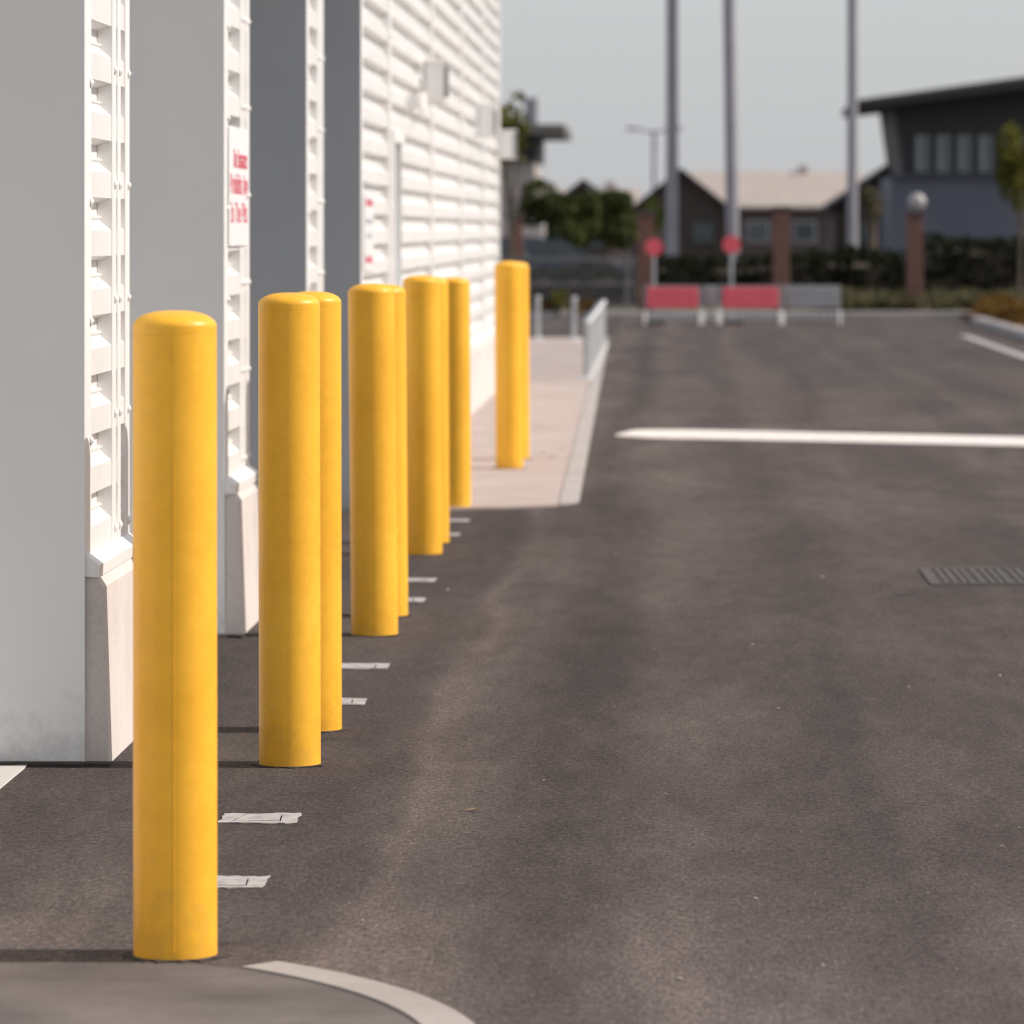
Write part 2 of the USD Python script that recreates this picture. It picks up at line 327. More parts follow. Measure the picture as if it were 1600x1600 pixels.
foliage('leaf_olive', (0.075, 0.07, 0.036), (0.15, 0.135, 0.075))

# ------------------------------------------------------------------ ground
WX = -1.756                       # outer plane of the cladding
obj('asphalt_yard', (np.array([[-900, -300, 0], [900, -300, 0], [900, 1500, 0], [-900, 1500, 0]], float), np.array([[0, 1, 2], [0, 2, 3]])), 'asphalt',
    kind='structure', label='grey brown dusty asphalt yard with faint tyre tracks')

# sidewalk: slabs and kerb stones
SW_Y0, SW_Y1, SW_Z = 28.0, 86.0, 0.014


def kerb_x(y):                    # outer kerb edge
    return -0.515 - 0.0078 * (y - 28.6)


sw = thing('sidewalk', 'pale pinkish concrete sidewalk along the white wall with a greyer kerb edge', kind='structure')
KW = 0.115
ys = [SW_Y0 + 0.15, 33.5, 40.0, 46.5, 53, 59.5, 66, 72]
for i in range(len(ys) - 1):
    y0, y1 = ys[i] + 0.012, ys[i + 1] - 0.012
    x1a, x1b = kerb_x(y0) - KW - 0.006, kerb_x(y1) - KW - 0.006
    if i == 0:
        poly = Polygon([(-3.2, 27.70), (-1.3, 27.78), (-0.95, 27.95), (x1a, 28.16), (x1b, y1), (-3.2, y1)])
    else:
        poly = Polygon([(-3.2, y0), (x1a, y0), (x1b, y1), (-3.2, y1)])
    obj('paving_slab', extr(poly, SW_Z + 0.05, -0.05), 'sidewalk_concrete', sw)
kp = []
for k in range(9):                # rounded near corner of the kerb
    a = math.radians(-80 + 80 * k / 8)
    kp.append((kerb_x(28.6) - 0.22 + 0.22 * math.cos(a), 28.66 + 0.40 * math.sin(a)))
first = Polygon([(kerb_x(28.2) - KW, 28.17)] + kp + [(kerb_x(31.5), 31.49), (kerb_x(31.5) - KW, 31.49)])
obj('kerb_stone', extr(first.buffer(0), SW_Z + 0.055, -0.05), 'kerb_concrete', sw)
y = 31.5
while y < 71:
    y2 = min(y + 3.2, 72.0)
    obj('kerb_stone', extr(Polygon([(kerb_x(y) - KW, y + 0.006), (kerb_x(y), y + 0.006), (kerb_x(y2), y2 - 0.006), (kerb_x(y2) - KW, y2 - 0.006)]), SW_Z + 0.055, -0.05), 'kerb_concrete', sw)
    y = y2

# island kerb in the foreground: an arc round (-1.99, 9.36)
isl = []
cx, cy, R = -1.99, 9.36, 1.64
for k in range(33):
    a = math.radians(46 - 66 * k / 32)
    isl.append((a, R))
o_ = [(cx + R * math.cos(a), cy + R * math.sin(a)) for a, _ in isl]
i_ = [(cx + (R - 0.105) * math.cos(a), cy + (R - 0.105) * math.sin(a)) for a, _ in isl]
obj('island_surface', extr(Polygon([(-5, 10.75), (-1.02, 10.52)] + i_ + [(-5, 8.9)]).buffer(0), 0.031, -0.02), 'dusty_asphalt', kind='structure', label='dusty paved surface of the island inside its curved kerb')
obj('island_kerb', extr(Polygon(o_ + i_[::-1]), 0.036, -0.02), 'island_concrete', kind='structure', label='curved pale concrete kerb of a small island in the near foreground')

# painted marks
stop = Polygon([(-0.40, 38.0), (-0.234, 39.0), (0.2, 38.95), (2.81, 37.6), (6.5, 35.8), (6.4, 34.3), (2.69, 36.05), (0.4, 37.2), (-0.1, 37.4), (-0.385, 37.85)])
obj('stop_line', extr(stop.buffer(-0.16).buffer(0.16), 0.004, 0.0), 'line_paint', label='broad white painted line across the asphalt, tapered at its left end', cat='road marking')
dash_labels = {0: 'cracked white paint dash just right of the nearest bollard, farther of its two', 1: 'white paint dash touching the right side of the nearest bollard, lower of its two',
               2: 'long white paint dash beside the second bollard pair, upper one', 3: 'short white paint dash beside the second bollard pair, lower one',
               4: 'thin white dash right of the third bollard pair, upper one', 5: 'thin white dash right of the third bollard pair, lower one',
               6: 'faint far white dash just before the sidewalk edge', 7: 'faint short white dash by the fourth bollard pair, nearer than the other'}
rnd = random.Random(5)
for k, (px0, px1, py) in enumerate([(346, 466, 1280), (296, 416, 1380), (500, 607, 1042), (455, 572, 1097), (600, 680, 907), (585, 663, 938), (668, 733, 814), (655, 718, 836)]):
    xa, yy = ground(px0, py)
    xb, _ = ground(px1, py)
    t = thing('paint_dash', dash_labels[k], 'road marking', (0, 0, 0), group='white dashes at the bay openings')
    w = 0.105
    edge = []
    for (sx, ex, sy, ey, n) in ((xa, xb, -w, -w, 9), (xb, xb, -w, w, 7), (xb, xa, w, w, 9), (xa, xa, w, -w, 7)):
        for j in range(n):
            f = j / n
            edge.append((sx + (ex - sx) * f + rnd.uniform(-.004, .004), yy + sy + (ey - sy) * f + rnd.uniform(-.012, .012)))
    body = Polygon(edge).buffer(0)
    # hairline cracks and a scrubbed gap inside the end
    cuts = [LineString([(xb - 0.045, yy - 0.07), (xb - 0.05, yy + 0.055)]).buffer(0.0025), LineString([(xb - 0.05, yy - 0.07), (xb - 0.13, yy - 0.06)]).buffer(0.006)]
    if k in (0, 3, 5):
        cuts.append(LineString([(xa + 0.035, yy - 0.06), (xa + 0.045, yy + 0.01), (xa + 0.06, yy + 0.09)]).buffer(0.004))
    for c in cuts:
        body = body.difference(c)
    obj('paint', extr(body, 0.003, 0.001), 'worn_paint', t)
for nm, xx, ya, yb, lab in (('parking_line', 4.6, 58.0, 74.0, 'white painted parking line at the far right edge of the yard'),):
    obj(nm, bx(xx - 0.075, xx + 0.075, ya, yb, 0, 0.004), 'worn_paint', label=lab, cat='road marking')

# drain grate
dg = thing('drain_grate', 'rusty grey cast iron drain grate set flush in the asphalt at right', 'drain grate', (0, 0, 0))
gx0, gx1 = 1.21, 2.35
obj('pit_shade_plate', bx(gx0 + 0.01, gx1 - 0.01, 21.98, 22.88, 0.0005, 0.0025), 'pit_shade', dg)  # thin plate on the asphalt; dark colour stands in for shade below the bars
for a in ((gx0, gx1, 21.9, 21.96), (gx0, gx1, 22.90, 22.96), (gx0, gx0 + 0.05, 21.96, 22.90), (gx1 - 0.05, gx1, 21.96, 22.90)):
    obj('frame_bar', bx(*a, 0.0, 0.006), 'cast_iron', dg)
xx = gx0 + 0.065
while xx < gx1 - 0.08:
    w = rnd.choice((0.024, 0.028, 0.03))
    s = rnd.uniform(-0.004, 0.004)
    obj('grate_bar', prism_y([(xx + s, 0.002), (xx + w + s, 0.002), (xx + w + s - 0.002, 0.007), (xx + s + 0.002, 0.007)], 21.97, 22.89), 'cast_iron', dg)
    xx += w + rnd.choice((0.012, 0.016, 0.02))
obj('cross_bar', bx(gx0 + 0.06, gx1 - 0.06, 22.40, 22.44, 0.003, 0.0055), 'cast_iron', dg)

# loose grit and litter
gr = np.random.default_rng(11)
ms = []
base = trimesh.creation.icosphere(subdivisions=1, radius=1.0)
for _ in range(70):
    yy = 1.0 / gr.uniform(1 / 60.0, 1 / 9.7)
    xx = gr.uniform(-1.6, 0.08 * yy)
    if yy > 27.3 and xx < -0.4:
        continue
    s = gr.uniform(0.0016, 0.0042) * (1 if yy < 18 else 1.6)
    v = base.vertices * (1 + gr.uniform(-.3, .3, (len(base.vertices), 1)))
    m = trimesh.Trimesh(v * [s * gr.uniform(.8, 1.6), s * gr.uniform(.8, 1.6), s * 0.8], base.faces, process=False)
    m.apply_translation((xx, yy, s * 0.4))
    ms.append(m)
obj('loose_grit', cat(ms), 'stone', kind='stuff', label='small pale stones and grit scattered over the asphalt', cat='grit')


def leaf_litter(px, py, L, rz, label, z=0.0):
    x_, y_ = ground(px, py)
    t = thing('fallen_leaf', label, 'leaf', (x_, y_, z), rz)
    n = 9
    v, f = [], []
    for i in range(n):
        u = i / (n - 1)
        w = 0.32 * L * math.sin(math.pi * u) ** 0.8 * (1 - 0.3 * u)
        zc = 0.004 + 0.16 * L * (u - 0.4) ** 2
        v += [((u - .5) * L, -w, zc + 0.35 * w), ((u - .5) * L, 0, zc), ((u - .5) * L, w, zc + 0.6 * w)]
        if i:
            b = 3 * i
            f += [(b - 3, b, b + 1), (b - 3, b + 1, b - 2), (b - 2, b + 1, b + 2), (b - 2, b + 2, b - 1)]
    obj('blade', trimesh.Trimesh(v, f, process=False), 'dead_leaf', t, smooth=True)
    obj('stalk', cyl((L * .45, 0, 0.012), (L * .8, 0.004, 0.002), 0.0012, 6), 'dead_leaf', t)


leaf_litter(738, 1268, 0.032, 0.3, 'curled dry leaf lying alone on the open asphalt right of the bollards')
leaf_litter(848, 712, 0.05, 1.0, 'dark dry leaf on the sidewalk just right of the farthest bollard pair', SW_Z)
leaf_litter(880, 706, 0.05, 2.0, 'dark dry leaf on the sidewalk close to the kerb joint', SW_Z)
leaf_litter(862, 718, 0.045, 0.4, 'dry leaf on the sidewalk, nearest of the three beside the yellow bollards', SW_Z)

# ------------------------------------------------------------------ the white building
bld = thing('service_building', 'long white building clad in ribbed metal with grey bay reveals and concrete plinth', 'building')
BX = -9.0                          # back of the building
PITCH, TOPZ, HEAD, PLZ = 0.182, 5.25, 3.4, 0.60
END = 50.6
piers = [(10.15, 11.3), (14.55, 15.70), (19.14, 20.22), (23.52, 24.6)]
WALL0 = 27.72
DOOR = (30.95, 31.98, 2.13)


def clad_profile(z0, z1):
    pts, z = [], z0
    prof = [(0, 0), (0, .080), (-.036, .110), (-.036, .116), (-.030, .119), (-.030, .124), (-.046, .128), (-.046, .168)]
    while z < z1 - 1e-6:
        for x, dz in prof:
            if z + dz <= z1:
                pts.append((WX - 0.004 + x, z + dz))
        z += PITCH
    pts.append((WX - 0.004, z1))
    return pts


def clad(y0, y1, z0, z1):
    p = clad_profile(z0, z1)
    v = [(x, y0, z) for x, z in p] + [(x, y1, z) for x, z in p]
    n = len(p)
    f = []
    for i in range(n - 1):
        f += [(i, n + i, n + i + 1), (i, n + i + 1, i + 1)]
    return trimesh.Trimesh(np.array(v), np.array(f)[:, ::-1], process=False)


def clad_rows(y0, y1, z0=PLZ + 0.03, ztop=TOPZ - 0.05):
    """stacked metal sheets of five ribs each"""
    z = z0
    while z < ztop - 0.05:
        z2 = min(z + 5 * PITCH, ztop)
        obj('cladding_panel', clad(y0, y1, z, z2), 'white_metal', bld)
        z = z2


def trim(y0, y1, z0, z1, out=0.0, name='corner_trim'):
    obj(name, cbox(WX - 0.05, WX + out, y0, y1, z0, z1, 0.003), 'white_trim', bld)


def screw(x, y, z, r=0.011):
    m = trimesh.creation.icosphere(subdivisions=1, radius=r)
    m.vertices *= (0.9, 1, 1)
    w = cyl((0, 0, 0), (0.004, 0, 0), r * 1.35, 10)
    m = cat([m, w])
    m.apply_translation((x, y, z))
    return m


def plinth(y0, y1, jut=0.05, z0=0.0):
    obj('concrete_plinth', prism_y([(WX - 0.08, z0 - 0.03), (WX + jut + 0.018, z0 - 0.03), (WX + jut, 0.535), (WX + jut - 0.022, 0.568), (WX - 0.08, 0.568)], y0, y1), 'plinth_concrete', bld)
    # sill flashing above the plinth
    obj('sill_flashing', prism_y([(WX - 0.07, 0.572), (WX + jut - 0.012, 0.568), (WX + jut - 0.010, 0.604), (WX + 0.004, 0.632), (WX - 0.07, 0.632)], y0 - 0.006, y1 + 0.006), 'white_trim', bld)


def reveal(y0, mat, z1=HEAD):
    obj('reveal_panel', bx(BX + 0.3, WX - 0.004, y0 - 0.012, y0 - 0.001, 0.012, z1), mat, bld)


fix = []
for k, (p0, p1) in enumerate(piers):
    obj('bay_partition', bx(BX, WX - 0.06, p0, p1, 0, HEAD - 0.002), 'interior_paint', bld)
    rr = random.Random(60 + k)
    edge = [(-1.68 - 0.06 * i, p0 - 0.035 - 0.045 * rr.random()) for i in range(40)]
    obj('tar_and_shade_edge', extr(Polygon([(-1.68, p0 + 0.009), *edge, (-1.68 - 0.06 * 39, p0 + 0.009)]).buffer(0), 0.012, -0.002), 'tar', bld)  # ragged asphalt edge; its dark colour also paints in shadow along the reveal
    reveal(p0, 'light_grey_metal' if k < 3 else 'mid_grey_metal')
    clad_rows(p0 + 0.10, p1 - 0.09, ztop=HEAD)
    trim(p0 - 0.004, p0 + 0.13, PLZ + 0.03, HEAD)
    trim(p0 + 0.69, p0 + 0.775, PLZ + 0.03, HEAD, 0.002, 'vertical_batten')
    trim(p0 + 0.835, p0 + 0.905, PLZ + 0.03, HEAD, 0.002, 'vertical_batten')
    trim(p1 - 0.10, p1 + 0.004, PLZ + 0.03, HEAD, 0.0025)
    plinth(p0 + 0.01, p1 - 0.01, 0.05)
    z = PLZ + 0.03 + 0.045
    while z < HEAD:
        fix += [screw(WX + 0.002, p0 + 0.10, z - 0.06), screw(WX + 0.003, p0 + 0.735, z), screw(WX + 0.003, p0 + 0.87, z), screw(WX + 0.003, p1 - 0.04, z)]
        z += 2 * PITCH
# long wall beyond the bays
obj('wall_core', cat([bx(BX, WX - 0.06, WALL0, DOOR[0], 0, TOPZ - 0.06), bx(BX, WX - 0.06, DOOR[1], END, 0, TOPZ - 0.06), bx(BX, WX - 0.06, DOOR[0], DOOR[1], DOOR[2] + 0.02, TOPZ - 0.06), bx(BX, -2.35, DOOR[0], DOOR[1], 0, DOOR[2] + 0.02)]), 'interior_paint', bld)
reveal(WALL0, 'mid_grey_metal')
battens = [(30.42, 30.60), (36.0, 36.16), (41.3, 41.46), (46.2, 46.36)]
spans = [(WALL0 + 0.10, 30.50), (30.55, DOOR[0]), (DOOR[1], 36.08), (36.08, 41.38), (41.38, 46.28), (46.28, END - 0.05)]
for s in spans:
    clad_rows(*s)
clad_rows(DOOR[0], DOOR[1], z0=PLZ + 0.03 + 9 * PITCH)
for b in battens:
    trim(b[0], b[1], PLZ + 0.03, TOPZ - 0.05, 0.008, 'vertical_batten')
    z = PLZ + 0.075
    while z < 4.6:
        fix.append(screw(WX + 0.010, (b[0] + b[1]) / 2, z, 0.014))
        z += 2 * PITCH
trim(WALL0 - 0.004, WALL0 + 0.13, PLZ + 0.03, TOPZ - 0.05)
trim(END - 0.12, END + 0.004, PLZ + 0.03, TOPZ - 0.05, 0.012)
trim(DOOR[0] - 0.14, DOOR[0] - 0.002, PLZ + 0.03, DOOR[2] + 0.06, 0.012, 'door_trim')
obj('door_trim', cbox(WX - 0.05, WX + 0.014, DOOR[0] - 0.14, DOOR[1] + 0.1, DOOR[2] + 0.062, DOOR[2] + 0.14, 0.003), 'white_trim', bld)
obj('door_reveal', bx(-2.34, WX - 0.002, DOOR[1] - 0.012, DOOR[1] - 0.001, SW_Z, DOOR[2] + 0.06), 'light_grey_metal', bld)
dl = obj('door', bx(-2.345, -2.305, DOOR[0] + 0.02, DOOR[1] - 0.02, SW_Z + 0.01, DOOR[2]), 'light_grey_metal', bld)
obj('handle', cyl((-2.30, DOOR[0] + 0.1, 1.0), (-2.26, DOOR[0] + 0.1, 1.0), 0.018), 'galvanised', dl)
for (a, b) in ((WALL0 + 0.01, DOOR[0] - 0.005), (DOOR[1] + 0.005, END)):
    plinth(a, b, 0.05, SW_Z)
# header over the bays, roof edge, back and roof
obj('bay_header', bx(BX, WX - 0.06, piers[0][0], WALL0, HEAD + 0.002, TOPZ - 0.06), 'interior_paint', bld)
clad_rows(piers[0][0], WALL0 - 0.006, z0=HEAD + 0.08)
obj('header_flashing', cbox(WX - 0.06, WX + 0.02, piers[0][0], WALL0 - 0.006, HEAD + 0.004, HEAD + 0.09, 0.004), 'white_trim', bld)
obj('roof', cbox(BX - 0.1, WX + 0.06, piers[0][0] - 0.1, END + 0.1, TOPZ - 0.055, TOPZ + 0.12, 0.01), 'white_trim', bld)
obj('back_wall', bx(BX - 0.05, BX - 0.002, piers[0][0], END, 0, TOPZ - 0.06), 'light_grey_metal', bld)
obj('fixing_screws', cat(fix), 'white_trim', bld, smooth=40, kind='stuff')
obj('bay_floor', bx(BX, -1.93, 8.8, WALL0, -0.05, 0.006), 'bay_concrete', kind='structure', label='pale concrete floor of the wash bays behind the grey reveals')


# signs
def wall_sign(y0, y1, z0, z1, lines, label):
    t = thing('notice_sign', label, 'sign', (WX + 0.003, y0, z0))
    W, Hh = y1 - y0, z1 - z0
    obj('board', cbox(0, 0.005, 0, W, 0, Hh, 0.0015), 'sign_white', t)
    for (txt, x_, z_, hgt, width, mat) in lines:
        m = meshkit.text_mesh(txt, hgt, 0.0012)
        m.apply_translation((-m.bounds[0][0], 0, 0))
        m.apply_scale((width * W / m.bounds[1][0], 1, 1))
        # text plane: reads along +y on a face that looks toward +x
        m.apply_transform(np.array([[0, 0, 1, 0.0052], [1, 0, 0, x_ * W], [0, 1, 0, z_ * Hh], [0, 0, 0, 1.0]]))
        obj('lettering', m, mat, t, kind='stuff')


wall_sign(19.24, 20.10, 1.556, 2.04, [('Our Insurance', .20, .66, .075, .74, 'sign_red'), ('Prohibits Any', .04, .44, .08, .94, 'sign_red'), ('In The Pits', .06, .20, .08, .88, 'sign_red')],
          'white notice sign with three lines of red lettering on the second white pier')
wall_sign(27.86, 28.75, 1.38, 1.86, [('Our Insurance', .12, .80, .05, .76, 'sign_red'), ('Prohibits Any', .12, .58, .035, .76, 'sign_grey'), ('In The Pits', .2, .40, .035, .6, 'sign_grey'), ('Prohibits Any', .12, .10, .045, .76, 'sign_red')],
          'white notice sign at the start of the long wall with faint small print')


# wall lights
def wall_light(y, z, h, out, label, cap=True):
    t = thing('wall_light', label, 'wall light', (WX + 0.012, y, z), group=None)
    w = 0.11 * h / 0.29
    obj('back_plate', cbox(0, 0.014, -w * 1.15, w * 1.15, -h * 0.54, h * 0.54, 0.004), 'white_trim', t)
    a = np.linspace(math.pi, 1.5 * math.pi, 10)
    prof = [(0.014, w), (0.014, -w * 0.55)]
    prof += [(out * 0.42 + out * 0.40 * math.cos(q), -w * 0.55 + w * 0.45 * math.sin(q)) for q in a]
    prof += [(out * 0.78, -w), (out * 0.78, w)]
    body = extr(Polygon(prof).buffer(0), h, -h / 2)
    obj('housing', body, 'white_plastic', t, smooth=35)
    obj('lens', cbox(out * 0.78 + 0.001, out * 0.95, -w * 0.86, w * 0.86, -h * 0.42, h * 0.40, 0.004), 'dark_lens', t)
    obj('hood', cbox(0.014, out, -w * 1.06, w * 1.06, h * 0.5 + 0.001, h * 0.5 + 0.02, 0.005), 'white_plastic', t)
    obj('base', cbox(0.014, out * 0.97, -w, w, -h * 0.5 - 0.016, -h * 0.5 - 0.001, 0.004), 'white_plastic', t)


wall_light(34.5, at(0, 128, 34.5)[2], 0.27, 0.195, 'large white wall light nearest on the long ribbed wall')
wall_light(44.4, at(0, 189, 44.4)[2], 0.27, 0.195, 'white wall light in the middle of the long ribbed wall')
wall_light(50.2, at(0, 226, 50.2)[2], 0.27, 0.195, 'white wall light sticking out past the far end of the wall')
t = thing('wall_sensor', 'small white rounded sensor box above the door on the ribbed wall', 'sensor', (WX + 0.012, 32.6, at(0, 158, 32.6)[2]))
obj('back_plate', cbox(0, 0.012, -0.06, 0.06, -0.065, 0.065, 0.003), 'white_trim', t)
obj('housing', extr(Polygon([(0.012, -0.055), (0.07, -0.06), (0.105, -0.04), (0.122, 0), (0.105, 0.04), (0.07, 0.06), (0.012, 0.055)]), 0.11, -0.055), 'white_plastic', t, smooth=50)
obj('conduit', cyl((0.02, 0.03, -0.055), (0.02, 0.03, -0.2), 0.006, 8), 'white_trim', t)

# ------------------------------------------------------------------ yellow bollards
RB, HB = 0.0935, 1.44
bol = [
    # px centre at base, py of the front of the base, py of the top, lean px, base z, seam angle, label
    (274, 1503, 482, -1.0, 0, 4, 'nearest and tallest yellow bollard, with a vertical mould seam, at the lower left'),
    (453, 1200, 454, -1.5, 0, 150, 'second yellow bollard from the front, standing before the white pier with the sign'),
    (489, 1145, 452, -1.0, 0, 170, 'yellow bollard half hidden behind the second one from the front'),
    (585.5, 995, 440, -5.5, 0, 140, 'slightly leaning yellow bollard in the middle of the row, with white dashes at its right'),
    (603, 965, 441, -4.0, 0, 160, 'yellow bollard half hidden behind the leaning one in the middle of the row'),
    (662, 868, 427, -3.5, 0, 200, 'darker ochre yellow bollard, front one of the fourth pair'),
    (674, 850, 429, -2.0, 0, 155, 'yellow bollard seen as a thin strip behind the darker front one of the fourth pair'),
    (711, 796, 430, -2.0, 0.0, 180, 'yellow bollard standing alone exactly at the near end of the sidewalk'),
    (796, 733, 405, -2.0, SW_Z, 165, 'yellow bollard on the sidewalk, front one of the farthest pair'),
    (806.5, 718, 406, -1.0, SW_Z, 150, 'yellow bollard on the sidewalk, a strip behind the front one of the farthest pair'),
]
proto = None
for (px, py, pt, lean, z0, seam, lab) in bol:
    yf = (EYE - z0) * FOC / (py - 360)
    yc = yf + RB
    x = (px - 1040) * yc / FOC
    htop = EYE - (pt + 3 - 360) * yc / FOC - z0
    kw = dict(loc=(x, yc, z0), rz=math.radians(seam), ry=0.0, scale=(1, 1, htop / HB), group='yellow bollards along the wash bays')
    if proto is None:
        proto = t = thing('bollard', lab, 'bollard', **kw)
        obj('sleeve', lathe([(0, 0), (RB - 0.002, 0), (RB, 0.003), (RB, HB - 0.0545), (RB - 0.0005, HB - 0.0538), (0, HB - 0.0538)], 96), 'yellow_plastic', t, smooth=30)
        dd = [(0, HB - 0.0536), (RB - 0.0004, HB - 0.0536), (RB, HB - 0.0530), (RB, HB - 0.036)]
        for k in range(1, 31):
            q = k / 30 * math.pi / 2
            dd.append((RB * math.cos(q) ** (2 / 2.5), HB - 0.036 + 0.036 * math.sin(q) ** (2 / 1.95)))
        dd[-1] = (0, HB)
        obj('dome_cap', lathe(dd, 96), 'yellow_plastic', t, smooth=35)
        rr = random.Random(3)
        ring = [((RB + 0.006 + 0.022 * rr.random() ** 2 + (0.014 if math.cos(q) > 0.3 else 0)) * math.cos(q), (RB + 0.004 + 0.026 * rr.random() ** 2) * math.sin(q)) for q in np.linspace(0, 2 * math.pi, 40, endpoint=False)]
        obj('tar_collar', extr(Polygon(ring).buffer(0), 0.004, 0.0), 'tar', t)
        # fine vertical mould seam on the side that faces -y
        obj('mould_seam', cyl((0, -RB + 0.0008, 0.02), (0, -RB + 0.0008, HB - 0.33), 0.0014, 8), 'yellow_plastic', t, smooth=True)
    else:
        t = dup(proto, 'bollard', lab, 'bollard', **kw)
    # lean in the picture plane: an angle to the left at the top
    ang = lean / (py - pt)
    if abs(ang) > 1e-4:
        UsdGeom.Xformable(t).ClearXformOpOrder()
        xf = UsdGeom.Xformable(t)
        for a in ('xformOp:translate', 'xformOp:rotateXYZ', 'xformOp:scale'):
            pass
        M = Gf.Matrix4d().SetScale(Gf.Vec3d(1, 1, htop / HB)) * Gf.Matrix4d().SetRotate(Gf.Rotation(Gf.Vec3d(0, 0, 1), seam)) * Gf.Matrix4d().SetRotate(Gf.Rotation(Gf.Vec3d(0, 1, 0), math.degrees(ang))) * Gf.Matrix4d().SetTranslate(Gf.Vec3d(x, yc, z0))
        xf.AddTransformOp().Set(M)

# ------------------------------------------------------------------ silver bollards
sil = None
spots = [(-0.856 - 0.0012 * k * 1.25, 52.0 + 1.25 * k) for k in range(13)] + [ground(840, 531), ground(897, 533)]
for k, (x, y) in enumerate(spots):
    lab = ('silver metal post on the sidewalk, nearest of the row along the kerb' if k == 0 else
           'silver metal post of the receding row along the kerb' if k < 13 else
           'silver metal post across the sidewalk end, left one beside the farthest yellow bollards' if k == 13 else 'silver metal post across the sidewalk end, midway to the row along the kerb')
    grp = 'silver posts along the kerb' if k < 13 else 'silver posts across the sidewalk end'
    kw = dict(loc=(x, y, SW_Z), group=grp)
    if sil is None:
        sil = t = thing('metal_post', lab, 'post', **kw)
        obj('base_plate', lathe([(0, 0), (0.085, 0), (0.085, 0.012), (0.05, 0.02), (0, 0.02)], 20), 'white_trim', t, smooth=30)
        obj('shaft', cyl((0, 0, 0.02), (0, 0, 0.60), 0.034, 20), 'galvanised', t, smooth=40)
        for z in (0.46, 0.51, 0.555):
            obj('ring', lathe([(0.034, z - .010), (0.042, z - .008), (0.042, z + .008), (0.034, z + .010)], 20), 'galvanised', t, smooth=40)
        obj('cap', lathe([(0, 0.60), (0.05, 0.60), (0.052, 0.612), (0.04, 0.63), (0, 0.636)], 20), 'galvanised', t, smooth=40)
    else:
        dup(sil, 'metal_post', lab, 'post', **kw)

# ------------------------------------------------------------------ end of the yard: verge, fence, pillars, barricades
obj('grass_verge', extr(Polygon([(-40, 90), (40, 90), (40, 104), (-40, 104)]), 0.10, -0.02), 'dry_grass', kind='structure', label='dry grass verge at the end of the yard')
vk = thing('verge_kerb', 'pale kerb at the far end of the yard', kind='structure')
xk = -20.0
while xk < 5.4:
    obj('kerb_stone', cbox(xk + 0.005, xk + 1.79, 88.6, 88.85, -0.02, 0.12, 0.015), 'kerb_concrete', vk)
    xk += 1.8
obj('verge_path', bx(-20, 5.4, 88.86, 89.98, -0.02, 0.10), 'kerb_concrete', kind='structure', label='narrow concrete strip behind the far kerb')
pk = thing('planter_kerb', 'pale kerb round the planting bed at the far right', kind='structure')
for k in range(14):
    obj('kerb_stone', cbox(5.3, 5.48, 62 + 1.5 * k + 0.005, 62 + 1.5 * k + 1.495, -0.02, 0.13, 0.012), 'kerb_concrete', pk)
obj('planting_bed', bx(5.485, 40, 62, 89.9, -0.02, 0.11), 'mulch', kind='structure', label='bare brown mulch bed at the far right')


def leaves(n, centre, radii, size, seed, clumps=9, flat=False):
    g = np.random.default_rng(seed)
    C = g.normal(size=(clumps, 3))
    C /= np.linalg.norm(C, axis=1, keepdims=True)
    C *= g.uniform(0.25, 0.85, (clumps, 1))
    cr = g.uniform(0.28, 0.5, clumps)
    idx = g.integers(0, clumps, n)
    d = g.normal(size=(n, 3))
    d /= np.linalg.norm(d, axis=1, keepdims=True)
    P = C[idx] + d * (cr[idx] * g.uniform(0.5, 1.0, n) ** 0.5)[:, None]
    P = P * np.array(radii) + np.array(centre)
    a, b = g.normal(size=(n, 3)), g.normal(size=(n, 3))
    a /= np.linalg.norm(a, axis=1, keepdims=True)
    b -= a * (a * b).sum(1, keepdims=True)
    b /= np.linalg.norm(b, axis=1, keepdims=True)
    s = size * g.uniform(0.6, 1.3, (n, 1))
    v = np.stack([P - a * s, P + b * s * 0.5, P + a * s, P - b * s * 0.5], 1).reshape(-1, 3)
    i = np.arange(n)[:, None] * 4
    f = np.vstack([i + [0, 1, 2], i + [0, 2, 3]])
    return trimesh.Trimesh(v, f, process=False)


def tree(name, label, x, y, trunk_h, crown_z, radii, leafmat, seed, n=1500, size=0.14, tr=0.09, group=None, clumps=10):
    t = thing(name, label, 'tree', (x, y, 0), group=group)
    g = random.Random(seed)
    parts = [cyl((0, 0, -0.05), (0.03, 0, trunk_h), tr, 10, tr * 0.6)]
    for k in range(6):
        a = g.uniform(0, 6.28)
        parts.append(cyl((0.03, 0, trunk_h - g.uniform(0, .35) * trunk_h), (radii[0] * .6 * math.cos(a), radii[1] * .6 * math.sin(a), crown_z + g.uniform(-.3, .5) * radii[2]), tr * 0.45, 7, tr * 0.12))
    obj('trunk', cat(parts), 'bark', t, smooth=50)
    obj('crown', leaves(n, (0, 0, crown_z), radii, size, seed, clumps), leafmat, t)
    return t


def shrub(label, x, y, radii, leafmat, seed, n=500, size=0.08, group=None):
    t = thing('shrub', label, 'shrub', (x, y, 0.08), group=group)
    g = random.Random(seed)
    obj('stems', cat([cyl((g.uniform(-.1, .1), g.uniform(-.1, .1), 0), (g.uniform(-.7, .7) * radii[0], g.uniform(-.7, .7) * radii[1], radii[2] * 1.3), 0.015, 5, 0.006) for _ in range(7)]), 'bark', t)
    obj('foliage', leaves(n, (0, 0, radii[2] * 0.95), radii, size, seed, 9), leafmat, t)


